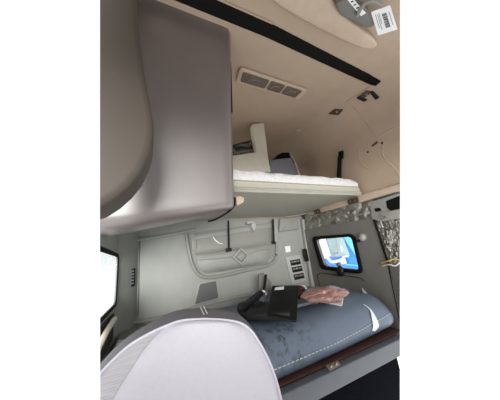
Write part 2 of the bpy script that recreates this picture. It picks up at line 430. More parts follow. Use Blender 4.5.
# speaker
spk = thing('wall_speaker', 'grey trapezoid speaker grille low on the rear wall under the pocket', 'speaker', (0.446, 2.000, 0.938))
gq = [(0.403, 1.990, 1.010), (0.550, 1.990, 1.016), (0.563, 1.990, 0.869), (0.353, 1.990, 0.855)]
obj('grille', plate(gq, (0, .012, 0), .003, rnd=.012), M_SPK, spk)
bq = [(0.392, 1.994, 1.022), (0.565, 1.994, 1.026), (0.577, 1.994, 0.857), (0.339, 1.994, 0.842)]
obj('bezel', plate(bq, (0, .007, 0), .003, rnd=.014), M_GREY, spk)
# vent plate on the splayed corner
vp = thing('corner_vent', 'small black louvred plate on the grey corner beside the left window', 'vent', (-0.119, 1.955, 1.140))
obj('plate', plate([(-0.143, 1.958, 1.209), (-0.111, 1.966, 1.211), (-0.112, 1.966, 1.079), (-0.143, 1.958, 1.075)], (.008, -.008, 0), .001), M_BLACK, vp)
for k in range(5):
    t = k/5+.07
    a = V((-0.137, 1.945, 1.199))*(1-t)+V((-0.136, 1.945, 1.085))*t; b = V((-0.113, 1.953, 1.200))*(1-t)+V((-0.114, 1.953, 1.088))*t
    obj('louvre', tb([a, b], .004, 6), M_GREYD, vp)

# shelf ledge at the driver end of the bunk, things on it
bm = rbox((.06, 1.57, .395), (.5, .82, .79), .02)
sh = struct('trim_6', bm, M_GREYD)
pp = obj('pale_sheet', plate([(-0.178, 1.491, 0.793), (-0.169, 1.696, 0.793), (-0.111, 1.641, 0.793), (-0.130, 1.464, 0.793)], (0, 0, .001), 0), M_PAPER)  # thin flat white plate on top of the ledge
tag(pp, 'flat white patch on the grey ledge behind the seat', 'paper')
ph = thing('pull_handle', 'pale grab handle on a black plate under the left window', 'handle', (-.2, 1.5, .93))
obj('plate', plate([(-.212, 1.3, .80), (-.212, 1.72, .80), (-.212, 1.72, .95), (-.212, 1.3, .96)], (.008, 0, 0), .002, rnd=.03), M_BLACK, ph, trim=True)
obj('grip', tb([(-.205, 1.25, .88), (-.185, 1.32, .93), (-.18, 1.5, .945), (-.185, 1.6, .93), (-.205, 1.66, .89)], .013, 10, False, 5), M_CREAM, ph, trim=True)

# ------------------------------------------------------------------ right wall
bm = bmesh.new(); prism(bm, [(1.650, 1.960, 1.425), (1.65, 2.0, 1.40), (1.65, 2.0, .5), (1.65, .9, .5), (1.650, 1.090, 0.596), (1.650, 1.070, 1.021), (1.650, 1.085, 1.389)], (.03, 0, 0))
bmesh.ops.recalc_face_normals(bm, faces=bm.faces)
wrt = struct('wall_right', bm, M_PANEL, trim=False)
wi = [(1.650, 1.789, 1.292), (1.650, 1.322, 1.264), (1.650, 1.323, 0.974), (1.650, 1.741, 1.012)]
wo = [(1.650, 1.836, 1.331), (1.650, 1.291, 1.288), (1.650, 1.295, 0.943), (1.650, 1.791, 0.980)]
cut(wrt, plate([V(p)+V((-.1, 0, 0)) for p in wi], (.3, 0, 0), 0, rnd=.045, corner_seg=6))
bm2 = bmesh.new(); bm2.from_mesh(wrt.data); bmesh.ops.translate(bm2, verts=bm2.verts, vec=ORIGIN['wall_right'])
bpy.data.objects.remove(wrt); struct('wall_right', bm2, M_PANEL)
w2 = struct('window_2', frame(round_poly(wo, .06, 6), round_poly(wi, .04, 6), (-.022, 0, 0), .005), M_RUBBER)
bm = bmesh.new(); prism(bm, [V(p)+V((.012, 0, 0)) for p in wi], (.004, 0, 0)); struct('glass_pane', bm, M_GLASS, w2)
# thin black seam of a second panel under the window
moulding('trim_7', [(1.648, 1.862, 0.767), (1.648, 1.861, 0.930), (1.648, 1.610, 0.926), (1.648, 1.365, 0.912), (1.648, 1.314, 0.886)], .003, M_BLACK, 4)
moulding('trim_8', [(1.650, 1.085, 1.402), (1.650, 1.077, 1.277), (1.650, 1.071, 1.127), (1.650, 1.066, 1.021)], .009, M_RUBBER, 4)
struct('wall_right_door', plate([(1.652, 1.066, 1.006), (1.652, 0.891, 1.059), (1.652, 0.974, 0.502), (1.652, .9, .5), (1.652, 1.088, 0.597)], (.02, 0, 0), .002), M_PANEL)
moulding('trim_9', [(1.650, 1.071, 1.007), (1.650, 1.081, 0.876), (1.650, 1.094, 0.682), (1.650, 1.100, 0.562)], .004, M_RUBBER, 4)
kn = thing('window_latch', 'black rounded latch knob under the right window', 'latch', (1.620, 1.521, 0.977))
obj('base', cyl((1.636, 1.543, 0.948), .03, .03, (1, 0, 0), 20, .006), M_BLACK, kn)
obj('knob', ball((1.600, 1.498, 0.971), (.026, .034, .05), 18), M_BLACK, kn)
obj('button', ball((1.600, 1.505, 1.030), (.018, .024, .02), 14), M_RAIL, kn)
kb = thing('clear_knob', 'round clear plastic knob on the dark wall beside the right window', 'knob', (1.630, 1.227, 1.241))
obj('dome', ball((1.635, 1.217, 1.246), (.03, .033, .033), 20), M_CLEAR, kb)
obj('ring', cyl((1.645, 1.224, 1.246), .037, .012, (1, 0, 0), 24, .003), M_CLEAR, kb)
obj('clip', rbox((1.630, 1.270, 1.218), (.03, .03, .022), .005), M_BLACK, kb)
obj_s = obj('tape_streak', plate([(1.648, 1.349, 0.830), (1.648, 1.327, 0.805), (1.648, 1.287, 0.755), (1.648, 1.262, 0.717), (1.648, 1.283, 0.721), (1.648, 1.322, 0.759), (1.648, 1.352, 0.803)], (-.003, 0, 0), 0), M_SHINE)
tag(obj_s, 'thin white streak of tape stuck on the dark wall above the mattress', 'tape')

# foil insulation, steel frame, rail on the right wall
f1 = struct('insulation_strip', crumple([(1.675, 1.913, 1.634), (1.675, 1.054, 1.565), (1.675, 1.093, 1.369), (1.675, 1.964, 1.389)], 60, 16, .016, 17, 3, (-1, 0, 0)), M_FOIL, trim=False, smooth=20)
del f1['kind']; tag(f1, 'crumpled silver foil insulation strip above the right window', 'insulation')
f2 = obj('insulation_sheet', crumple([(1.675, 1.083, 1.435), (1.675, 0.838, 1.421), (1.675, 0.955, 1.016), (1.675, 1.086, 1.019)], 22, 34, .016, 15, 9, (-1, 0, 0)), M_FOIL, None, 20, True)
tag(f2, 'crumpled silver foil insulation beside the dark panel edge at far right', 'insulation')
bm = bmesh.new(); prism(bm, [(1.700, 2.009, 1.748), (1.700, 0.756, 1.655), (1.700, 0.929, 0.839), (1.700, 1.103, 0.985), (1.700, 1.132, 1.385), (1.700, 2.115, 1.372)], (.01, 0, 0)); struct('trim_10', bm, M_RAIL)
br = thing('steel_bracket', 'pale painted steel bracket with holes at the right edge above the foil', 'bracket', (1.640, 0.964, 1.447))
pl_ = obj('plate', plate([(1.640, 1.074, 1.519), (1.640, 0.805, 1.516), (1.640, 0.848, 1.342), (1.640, 1.025, 1.344), (1.640, 1.092, 1.378)], (.02, 0, 0), .004), M_STEEL, br, trim='fill')
obj('lower_lip', plate([(1.625, 1.005, 1.409), (1.625, 0.829, 1.404), (1.625, 0.843, 1.356), (1.625, 1.013, 1.354)], (.02, 0, 0), .005), M_STEEL, br, trim=True)
obj('slot', plate([(1.637, 1.050, 1.457), (1.637, 1.001, 1.451), (1.637, 0.997, 1.423), (1.637, 1.048, 1.427)], (.002, 0, 0), 0, rnd=.012), M_RUBBER, br)
obj('slot', plate([(1.637, 0.942, 1.489), (1.637, 0.807, 1.502), (1.637, 0.841, 1.385), (1.637, 0.917, 1.392), (1.637, 0.950, 1.435)], (.002, 0, 0), 0, rnd=.01), M_RUBBER, br, trim=True)
obj('bolt', cyl((1.622, 0.975, 1.370), .008, .012, (1, 0, 0), 12), M_SCREW, br)
for args in (([(1.640, 1.116, 1.031), (1.620, 1.044, 1.046), (1.630, 0.995, 1.058), (1.640, 0.944, 1.034)], .006, M_WIRE), ([(1.630, 1.108, 1.009), (1.610, 1.037, 1.022), (1.620, 0.995, 1.013), (1.640, 0.936, 1.062)], .005, M_CREAM)):
    o = obj('loose_wire', tb(args[0], args[1], 8, False, 5), args[2], trim=True)
    tag(o, 'yellow loose wire at the lower end of the right foil' if args[2] is M_WIRE else 'cream loose wire just below the yellow one at the right foil', 'wire')
rl = thing('bunk_rail', 'beige wall rail carrying the right end of the upper bunk', 'rail', (1.620, 1.295, 1.562))
obj('bar', plate([(1.610, 1.803, 1.620), (1.610, 1.083, 1.591), (1.610, 0.770, 1.578), (1.610, 0.783, 1.534), (1.610, 1.099, 1.534), (1.610, 1.801, 1.567)], (.05, 0, 0), .006), M_TAN, rl, trim=True)
for q in ([(1.604, 1.686, 1.597), (1.604, 1.595, 1.593), (1.604, 1.593, 1.548), (1.604, 1.683, 1.551)], [(1.604, 1.241, 1.587), (1.604, 1.138, 1.583), (1.604, 1.142, 1.533), (1.604, 1.244, 1.539)]):
    c_ = obj('bracket_plate', plate(q, (-.008, 0, 0), .002), M_BRKT, rl)
    for u in (.3, .72):
        obj('bolt', cyl(lerp2(q, u, .5)+V((-.01, 0, 0)), .008, .01, (1, 0, 0), 12), M_SCREW, c_)

# ------------------------------------------------------------------ upper bunk
ub = thing('upper_bunk', 'grey green upper bunk platform below the white mattress pad', 'bunk', (.7, 1.55, 1.6))
def platform():
    prof = [(1.99, 1.60), (1.16, 1.60), (1.115, 1.588), (1.1, 1.597), (1.096, 1.612), (1.106, 1.619), (1.106, 1.655), (1.115, 1.665), (1.99, 1.665)]
    rows = [[V((x, y, z)) for y, z in prof] for x in (-.2, .3, .9, 1.593, 1.606)]
    rows[-1] = [V((1.606, y*.99+.012, z*.99+.016)) for y, z in prof]
    return loft(rows, True, True)
obj('platform', platform(), M_BUNK, ub, 30, 'fill')
obj('edge_bead', tb([(-.18, 1.094, 1.604), (.5, 1.094, 1.604), (1.59, 1.094, 1.604)], .006, 8), M_GREY, ub, trim='fill')
def pad_mesh():
    rows = []
    for i in range(61):
        x = -.18+1.785*i/60; r = []
        h = .07+.006*noise.noise(V((x*5, 0, 0)))+.006*abs(math.sin(x*17))+(0 if x < 1.48 else -.03*((x-1.48)/.13)**2)
        for y, z in ((1.98, 0), (1.115, 0), (1.108, .015), (1.108, .6), (1.118, .9), (1.15, 1.0), (1.4, 1.02), (1.98, 1.0)):
            zz = 1.667+z*h if z > .05 else 1.667+z
            r.append(V((x, y+.004*noise.noise(V((x*14, z*3, 1))), zz+(.003*noise.noise(V((x*20, y*9, 2))) if z > .5 else 0))))
        rows.append(r)
    return loft(rows, True, True)
mp_ = obj('mattress_pad', pad_mesh(), M_WHITE, None, 50, 'fill'); tag(mp_, 'thin white quilted mattress pad on the upper bunk', 'mattress')
# things on the upper bunk
lp = thing('speaker_housing', 'cream plastic housing with a tall post and black mesh on the upper bunk', 'housing', (0.842, 1.500, 2.052))
obj('post', plate([(0.846, 1.450, 2.376), (0.975, 1.450, 2.418), (0.963, 1.450, 2.060), (0.844, 1.450, 2.027)], (0, .06, 0), .006, 3), M_CREAM, lp)
obj('block', plate([(0.568, 1.440, 2.010), (0.837, 1.440, 2.079), (0.959, 1.440, 2.074), (0.962, 1.440, 1.897), (0.555, 1.440, 1.866)], (0, .14, 0), .01, 3), M_CREAM, lp)
bm = loft([[(0.600, 1.500, 2.131), (0.687, 1.520, 2.174), (0.796, 1.530, 2.222), (0.878, 1.520, 2.244)], [(0.590, 1.500, 2.024), (0.667, 1.500, 2.052), (0.767, 1.500, 2.093), (0.851, 1.500, 2.113)]], cap=False)
bmesh.ops.solidify(bm, geom=bm.faces[:], thickness=.01); obj('grille', bm, M_MESH, lp)
obj('grille_rim', tb([(0.587, 1.490, 2.123), (0.683, 1.510, 2.170), (0.791, 1.520, 2.218), (0.878, 1.510, 2.243)], .008, 8, False, 4), M_BLACK, lp)
ch = thing('bunk_cushion', 'slate grey cushion with a dark rounded top lying behind the upper bunk edge', 'cushion', (1.239, 1.600, 2.054))
obj('cushion', plate([(1.079, 1.600, 2.106), (1.167, 1.600, 2.132), (1.364, 1.600, 2.171), (1.416, 1.600, 1.977), (1.388, 1.600, 1.907), (1.021, 1.600, 1.887)], (0, .16, 0), .02, 4), M_CHAIR, ch)
obj('top_roll', plate([(1.173, 1.630, 2.130), (1.210, 1.630, 2.198), (1.280, 1.630, 2.237), (1.361, 1.630, 2.247), (1.395, 1.630, 2.214), (1.416, 1.630, 2.120)], (0, .14, 0), .015, 3), M_RUBBER, ch)
obj('piping', tb([(1.344, 1.600, 2.198), (1.380, 1.595, 2.135), (1.408, 1.595, 2.020), (1.418, 1.600, 1.954)], .005, 6, False, 4), M_CREAM, ch)
bt = thing('safety_strap', 'dark webbing strap hanging on the beige wall above the white pad', 'strap', (1.640, 1.262, 1.943))
obj('webbing', plate([(1.620, 1.251, 2.021), (1.620, 1.213, 2.011), (1.620, 1.287, 1.777), (1.620, 1.333, 1.795)], (.012, 0, 0), .002), M_BLACK, bt)
obj('buckle', plate([(1.615, 1.228, 2.067), (1.615, 1.181, 2.052), (1.615, 1.205, 1.981), (1.615, 1.248, 1.997)], (.02, 0, 0), .004), M_RUBBER, bt)

# ------------------------------------------------------------------ ceiling details
e0 = [(-.5, .738, ZT), (.6, .738, ZT), (1.351, 0.768, 2.430), (1.466, 0.758, 2.407), (1.524, 0.741, 2.375), (1.554, 0.719, 2.350)]
e1 = [(-.5, .666, ZT), (.6, .666, ZT), (1.225, 0.697, 2.430), (1.402, 0.704, 2.425), (1.505, 0.691, 2.387), (1.552, 0.678, 2.351)]
struct('trim_11', loft([[V(p)+V((0, 0, .006)) for p in e0], [V(p)+V((-.006, 0, -.008)) for p in e0], [V(p)+V((-.006, 0, -.008)) for p in e1], [V(p)+V((0, 0, .006)) for p in e1]], cap=False), M_RUBBER)
moulding('trim_12', [(-.5, .744, ZT-.006), (.2, .744, ZT-.006), (.6, .744, ZT-.006)], .006, M_CEIL, 2)
moulding('trim_13', [(-.5, .660, ZT-.006), (.2, .660, ZT-.006), (.6, .660, ZT-.006)], .005, M_CEIL, 2)
# ceiling lamp
def onz(p, dz): return V((p[0], p[1], p[2]-dz))
cl = thing('ceiling_light', 'beige three cell ceiling light above the upper bunk', 'ceiling light', (0.798, 1.029, 2.430))
lo = [(0.516, 0.974, 2.425), (0.563, 0.946, 2.425), (1.114, 0.971, 2.425), (1.122, 1.056, 2.425), (1.073, 1.101, 2.425), (0.551, 1.082, 2.425)]
lo = [(0.526, 0.962, 2.425), (1.117, 0.975, 2.425), (1.107, 1.090, 2.425), (0.543, 1.089, 2.425)]
obj('bezel', plate(lo, (0, 0, -.018), .007, 3, rnd=.03), M_TAN, cl)
L4 = [(0.557, 0.984, 2.425), (1.081, 0.992, 2.425), (1.068, 1.073, 2.425), (0.567, 1.063, 2.425)]
for (u0, u1) in ((.0, .4), (.43, .67), (.7, .98)):
    q = [onz(lerp2(L4, u0, 0), .016), onz(lerp2(L4, u1, 0), .016), onz(lerp2(L4, u1, 1), .016), onz(lerp2(L4, u0, 1), .016)]
    le = obj('lens', plate(q, (0, 0, -.008), .002, rnd=.012), M_LENS, cl)
    obj('reflector', tb([onz(lerp2(q, .2, .75), .01), onz(lerp2(q, .35, .4), .01), onz(lerp2(q, .7, .3), .01)], .005, 6, False, 4), M_PANEL, le)
# padded grab rail with labels
pd = obj('header_pad', plate([(0.466, 0.536, 2.425), (0.583, 0.560, 2.425), (0.717, 0.567, 2.425), (0.864, 0.571, 2.425), (1.077, 0.571, 2.425), (1.213, 0.562, 2.425), (1.272, 0.541, 2.425), (1.272, 0.507, 2.425), (1.210, 0.491, 2.425), (1.015, 0.476, 2.425), (0.889, 0.462, 2.425), (0.757, 0.423, 2.425)], (0, 0, -.05), .016, 4), M_TAN)
tag(pd, 'long beige padded ridge on the ceiling in front of the black channel', 'ceiling pad')
cpz = thing('belt_clip', 'grey plastic clip with a white strip label on the ceiling pad', 'clip', (0.915, 0.432, 2.380))
obj('body', plate([(0.819, 0.438, 2.375), (0.829, 0.403, 2.375), (0.879, 0.380, 2.375), (0.987, 0.383, 2.375), (1.114, 0.426, 2.375), (1.084, 0.453, 2.375), (0.973, 0.457, 2.375), (0.885, 0.460, 2.375)], (0, 0, -.03), .008, 3, rnd=.02), M_PANEL, cpz)
obj('handle', tb([(0.958, 0.425, 2.335), (0.938, 0.378, 2.325), (0.957, 0.348, 2.325), (1.019, 0.342, 2.330), (1.076, 0.354, 2.340)], .008, 8, False, 4), M_GREYD, cpz)
sl = [(0.822, 0.388, 2.340), (0.838, 0.374, 2.340), (0.996, 0.399, 2.340), (0.983, 0.419, 2.340)]
o = obj('strip_label', plate(sl, (0, 0, -.001), 0), M_PAPER, cpz); o['label'] = 'white strip label'
bm = bmesh.new()
for k in range(5):
    t = .12+.16*k
    prism(bm, [onz(lerp2(sl, .25, t), .0015), onz(lerp2(sl, .75, t), .0015), onz(lerp2(sl, .75, t+.05), .0015), onz(lerp2(sl, .25, t+.05), .0015)], (0, 0, -.0006))
obj('print_lines', bm, M_INK, o)
tg = thing('paper_tag', 'white paper tag with a black barcode hanging at the right end of the clip', 'tag', (1.125, 0.386, 2.340))
tq = [(1.013, 0.384, 2.335), (1.064, 0.322, 2.320), (1.207, 0.374, 2.300), (1.147, 0.442, 2.315)]
obj('sheet', plate(tq, (.001, .001, -.002), 0), M_PAPER, tg)
bm = bmesh.new(); b2 = bmesh.new()
dn = V((.0005, .0005, -.0032))
t = .2
for k in range(13):
    w = (.02, .035, .015, .03)[k % 4]
    prism(bm, [lerp2(tq, .48, t)+dn, lerp2(tq, .72, t)+dn, lerp2(tq, .72, t+w)+dn, lerp2(tq, .48, t+w)+dn], (0, 0, -.0005)); t += w+.022
obj('barcode', bm, M_INK, tg)
for u, v0, v1 in ((.16, .12, .7), (.26, .15, .8), (.34, .12, .55), (.84, .2, .75)):
    prism(b2, [lerp2(tq, u, v0)+dn, lerp2(tq, u+.025, v0)+dn, lerp2(tq, u+.025, v1)+dn, lerp2(tq, u, v1)+dn], (0, 0, -.0005))
obj('print_lines', b2, M_RAIL, tg)
# mounting recesses, seams and button on the curved headliner
def onshell(p, n, r_u, r_v, h, up=(0, 1, 0)):
    n = V(n); u = V(up)-n*V(up).dot(n); u.normalize(); v = n.cross(u)
    c = V(p)
    return [c-u*r_u-v*r_v, c+u*r_u-v*r_v, c+u*r_u+v*r_v, c-u*r_u+v*r_v], n*h
rc = thing('mounting_recess', 'dark rectangular screw recess in the headliner nearest the white pad', 'recess', (1.513, 1.080, 2.382))
q, h = [(1.489, 1.138, 2.396), (1.492, 1.062, 2.394), (1.541, 1.014, 2.361), (1.549, 1.080, 2.354)], V((-0.571, 0.000, -0.821))*.006
obj('pocket', plate(q, h, .001), M_BRKT, rc); obj('screw', ball(V((1.523, 1.068, 2.375))+h, (.012, .012, .012), 10), M_SCREW, rc)
hb = thing('hinge_bracket', 'brown metal clip bracket with two prongs under the end of the black channel', 'bracket', (1.561, 0.811, 2.343))
h = V((-0.703, 0.000, -0.711))*.012
obj('plate', plate([(1.535, 0.869, 2.366), (1.541, 0.783, 2.361), (1.567, 0.765, 2.337), (1.568, 0.846, 2.336)], h, .002), M_BRKT, hb)
obj('prong', plate([(1.538, 0.871, 2.364), (1.543, 0.848, 2.360), (1.585, 0.823, 2.316), (1.582, 0.847, 2.320)], h*1.6, .002), M_BLACK, hb)
obj('prong', plate([(1.560, 0.775, 2.345), (1.566, 0.755, 2.338), (1.609, 0.747, 2.281), (1.607, 0.774, 2.285)], h*1.6, .002), M_BLACK, hb)
obj('screw', ball(V((1.560, 0.801, 2.344))+h, (.01, .01, .01), 10), M_SCREW, hb)
bt2 = obj('push_button', ball((1.404, 1.476, 2.421), (.035, .028, .012), 16), M_TAN); tag(bt2, 'small beige oval button on the rear headliner above the cushion', 'button')
moulding('trim_14', [(1.549, 0.682, 2.355), (1.533, 0.793, 2.368), (1.514, 0.917, 2.381), (1.513, 0.967, 2.382)], .005, M_CEIL, 4)
moulding('trim_15', [(1.562, 0.939, 2.356), (1.614, 0.936, 2.293), (1.650, 0.927, 2.210), (1.660, 0.902, 2.094), (1.660, 0.878, 1.994)], .013, M_CEIL, 5)
moulding('trim_16', [(1.660, 0.878, 1.994), (1.660, 0.807, 2.009), (1.660, 0.740, 2.004), (1.660, 0.648, 1.983)], .013, M_CEIL, 5)
moulding('trim_17', [(1.660, 0.835, 1.941), (1.660, 0.867, 1.888), (1.660, 0.870, 1.820), (1.660, 0.837, 1.744), (1.660, 0.813, 1.676), (1.660, 0.793, 1.574)], .013, M_CEIL, 5)
moulding('trim_18', [(1.660, 1.051, 2.010), (1.660, 1.067, 1.920), (1.660, 1.049, 1.844), (1.660, 1.008, 1.788)], .013, M_CEIL, 5)
s_ = obj('slot_cap', plate([(1.650, 0.934, 1.969), (1.650, 0.883, 1.977), (1.650, 0.877, 1.961), (1.650, 0.927, 1.951)], (-.004, 0, 0), 0), M_BRKT); tag(s_, 'narrow brown slot in the beige side trim', 'slot')
for i, (p, lab) in enumerate((((1.650, 0.851, 1.942), 'dark screw hole right of the brown slot'), ((1.650, 0.977, 1.930), 'dark screw hole below and left of the brown slot'), ((1.650, 0.970, 1.588), 'dark screw hole just above the beige rail'))):
    o = obj('screw_hole', cyl(p, .008, .006, (1, 0, 0), 12), M_RUBBER); tag(o, lab, 'screw hole', 'screw holes in the side trim')

# ------------------------------------------------------------------ overhead cabinet (upper left)
oc = thing('overhead_cabinet', 'large dark grey overhead cabinet hanging at upper left with a rounded bottom lip', 'cabinet', (0, .95, 2.43))
def cabinet():
    # section (y, z rel. to 1.2): front slopes back, lip curls under
    right = [(.772, 1.235), (.80, 1.10), (.845, .90), (.885, .71), (.925, .52), (.948, .38), (.955, .315), (.959, .283), (.967, .263), (.985, .252), (1.03, .25), (1.08, .25), (1.08, .35), (1.08, 1.235)]
    left = [(.772, 1.235), (.80, 1.10), (.85, .90), (.90, .71), (.955, .50), (.992, .345), (1.005, .265), (1.01, .215), (1.02, .185), (1.045, .167), (1.16, .163), (1.28, .168), (1.28, .35), (1.08, 1.235)]
    rows = []
    xs = [-.5, -.3, -.1, .1, .25, .34, .375, .392, .4, .403]
    for x in xs:
        t = min(1, max(0, (x+.25)/.65)); t2 = t
        ins = 0 if x < .37 else (.03*((x-.37)/.033)**2)
        r = []
        for (a, b), (c, d) in zip(left, right):
            y, z = a*(1-t2)+c*t2, b*(1-t2)+d*t2
            r.append(V((x, min(y+ins, 1.28), 1.2+z)))
        rows.append(r)
    return loft(rows, True, True)
obj('body', cabinet(), M_CAB, oc, 40, True)
obj('latch_slot', plate([(.392, .83, 2.27), (.40, .85, 2.25), (.40, .90, 1.98), (.392, .89, 1.97)], (.008, 0, 0), .001), M_RUBBER, oc)
obj('hinge_clip', plate([(0.444, 1.060, 1.540), (0.470, 1.060, 1.545), (0.497, 1.060, 1.535), (0.491, 1.060, 1.507), (0.444, 1.060, 1.483)], (0, .03, 0), .006), M_CEIL, oc)
obj('edge_seal', tb([(0.400, 0.975, 1.507), (0.398, 0.980, 1.473), (0.389, 1.000, 1.453), (0.364, 1.030, 1.434), (0.319, 1.070, 1.413), (0.277, 1.080, 1.403)], .0055, 8, False, 4), M_RUBBER, oc)
# taupe rounded console in front of it
def console():
    pts = [(-0.060, 0.600, 2.448), (-0.053, 0.600, 2.168), (-0.042, 0.600, 1.980), (-0.021, 0.600, 1.796), (-0.002, 0.600, 1.686), (0.006, 0.600, 1.626), (0.005, 0.600, 1.571), (-0.006, 0.600, 1.519), (-0.025, 0.600, 1.464), (-0.053, 0.600, 1.419), (-0.083, 0.600, 1.385), (-0.117, 0.600, 1.358), (-0.169, 0.600, 1.337), (-0.219, 0.600, 1.325), (-0.361, 0.600, 2.184)]
    return plate(pts, (0, .14, 0), .022, 4)
cs = obj('overhead_console', console(), M_POD, None, 40, 'fill'); tag(cs, 'taupe overhead console with a big rounded corner at the far upper left', 'console')

# ------------------------------------------------------------------ lower bunk
lb = thing('lower_bunk', 'grey steel lower bunk frame with brown board under the blue grey mattress', 'bunk', (.95, 1.5, 0))
obj('base_box', rbox((.985, 1.575, .27), (1.29, .8, .54), .01), M_DARK, lb, trim=True)
obj('deck_board', rbox((.985, 1.53, .556), (1.3, .9, .03), .004), M_WOOD, lb, trim=True)
obj('front_rail', rbox((.985, 1.045, .523), (1.3, .05, .088), .006), M_RAIL, lb, trim='fill')
lt = obj('latch_plate', plate([(0.831, 1.016, 0.609), (0.918, 1.016, 0.607), (0.932, 1.016, 0.580), (0.851, 1.016, 0.576)], (0, -.006, 0), .002), M_BRKT, lb)
obj('bolt', cyl((0.862, 1.008, 0.596), .006, .008, (0, 1, 0), 10), M_SCREW, lt)
obj('bolt', cyl((0.899, 1.008, 0.597), .006, .008, (0, 1, 0), 10), M_SCREW, lt)
def mattress():
    rows = []
    prof = [(1.96, .0), (1.12, .0), (1.1, .02), (1.092, .05), (1.10, .10), (1.125, .15), (1.165, .19), (1.22, .212), (1.32, .222), (1.45, .226), (1.6, .226), (1.75, .224), (1.9, .222), (1.95, .215), (1.965, .19), (1.965, .05)]
    xs = [.34, .36, .42]+[.42+1.1*k/28 for k in range(1, 28)]+[1.53, 1.56, 1.585, 1.605, 1.615]
    for x in xs:
        e = max(0, (x-1.52)/.095); e = e*e
        r = []
        for y, h in prof:
            lift = .574+.028*max(0, (x-.6)/1.0)**1.6
            yy = 1.53+(y-1.53)*(1-.05*e); hh = h*(1-.28*e) if h > .05 else h
            p = V((x, yy, lift+hh))
            if h > .1: p.z += .006*noise.noise(p*7)
            r.append(p)
        rows.append(r)
    return loft(rows, True, True)
mt = thing('bunk_mattress', 'blue grey vinyl mattress with pale stitching on the lower bunk', 'mattress', (.98, 1.53, .58))
obj('cover', mattress(), M_VINYL, mt, 50, True)
bm = bmesh.new()
for k in range(42):
    x = .4+1.17*k/42
    z = .574+.028*max(0, (x-.6)/1.0)**1.6+.062+.03*max(0, (x-1.0)/.6)
    tube(bm, [(x, 1.0905+.002, z), (x+.017, 1.0905+.002, z+.001)], .0025, 5)
obj('stitching', bm, M_THREAD, mt, trim=True)
bmt = loft([[V(p)+V((0, -.004, .002)) for p in spline(e, 4)] for e in ([(1.378, 1.156, .775), (1.388, 1.122, .742), (1.366, 1.103, .70), (1.352, 1.095, .663), (1.330, 1.094, .633)], [(1.384, 1.153, .772), (1.396, 1.122, .741), (1.392, 1.1, .695), (1.386, 1.091, .655), (1.345, 1.094, .627)], [(1.388, 1.152, .771), (1.403, 1.122, .74), (1.405, 1.1, .692), (1.400, 1.091, .645), (1.352, 1.094, .624)])], cap=False)
bmesh.ops.solidify(bmt, geom=bmt.faces[:], thickness=.002)
tp = obj('shiny_patch', bmt, M_SHINE, mt)  # thin glossy pale sheet laid over the mattress front edge
tp['label'] = 'shiny pale patch'

# ------------------------------------------------------------------ gear lying on the mattress
ZM = .80
eq = thing('monitor_mount', 'black folding mount with a dark square board lying on the mattress', 'mount', (0.826, 1.452, 0.816))
obj('base_tray', plate([(0.538, 1.311, 0.816), (0.733, 1.124, 0.816), (0.885, 1.334, 0.816), (0.724, 1.630, 0.816)], (0, 0, .045), .006), M_BLACK, eq)
bq4 = [V((0.825, 1.450, 0.970)), V((1.000, 1.360, 0.952)), V((1.000, 1.360, 0.952))+(V((0.623, 1.200, 0.857))-V((0.825, 1.450, 0.970)))*1.16-(V((1.000, 1.360, 0.952))-V((0.825, 1.450, 0.970)))*.13, V((0.623, 1.200, 0.857))]
bd = obj('board', plate(bq4, (.002, .004, -.012), .003, rnd=.012), M_BLACK, eq)
o = obj('sticker', plate([lerp2(bq4, u, v)+V((0, -.002, .004)) for u, v in ((.14, .1), (.46, .06), (.46, .18), (.12, .21))], (0, -.001, 0), 0), M_PAPER, bd); o['label'] = 'white sticker'
obj('arm', join(plate([(0.578, 1.500, 0.867), (0.754, 1.500, 0.943), (0.780, 1.500, 0.914), (0.624, 1.500, 0.829)], (0, .03, 0), .005), cyl((0.596, 1.500, 0.851), .04, .045, (0, 1, 0), 18, .006)), M_BLACK, eq)
ur = obj('upright', plate([(0.863, 1.720, 1.036), (0.915, 1.720, 1.042), (0.978, 1.720, 0.957), (0.965, 1.720, 0.844), (0.843, 1.720, 0.857)], (0, .03, 0), .006), M_PANEL, eq)
obj('rod', tb([(0.910, 1.680, 1.027), (0.862, 1.640, 0.948), (0.811, 1.600, 0.876)], .011, 10), M_BLACK, ur)
obj('clip', plate([(0.806, 1.585, 0.929), (0.827, 1.585, 0.927), (0.850, 1.585, 0.892), (0.834, 1.585, 0.886)], (0, .01, 0), .001), M_PAPER, eq)
bm = bmesh.new()
for k in range(5):
    a0 = 1.2+.12*k
    c = V((0.787, 1.520, 0.831))
    tube(bm, [c+V((math.cos(a0+i*.28)*(.06-.006*k), -.012*k+.02, math.sin(a0+i*.28)*(.085-.007*k))) for i in range(16)], .006, 6)
obj('cable_coil', bm, M_RAIL, eq)
obj('brace', plate([(0.539, 1.427, 0.816), (0.774, 1.775, 0.816), (0.896, 1.785, 0.816), (0.680, 1.471, 0.816), (0.560, 1.314, 0.816)], (0, 0, .03), .006), M_BLACK, eq)
kb2 = thing('steel_bar', 'black and grey metal bar lying behind the square board', 'bar', (1.079, 1.416, 0.828))
obj('bar', plate([(0.886, 1.276, 0.828), (1.100, 1.277, 0.828), (1.204, 1.376, 0.828), (1.022, 1.443, 0.828)], (0, 0, .02), .004), M_RAIL, kb2)
obj('pad', plate([(1.007, 1.410, 0.828), (1.142, 1.409, 0.828), (1.345, 1.740, 0.828), (1.263, 1.743, 0.828)], (0, 0, .045), .008), M_BLACK, kb2)
obj('end_tip', plate([(1.051, 1.258, 0.828), (1.065, 1.258, 0.828), (1.203, 1.409, 0.828), (1.191, 1.409, 0.828)], (0, 0, .03), .001), M_CLEAR, kb2)
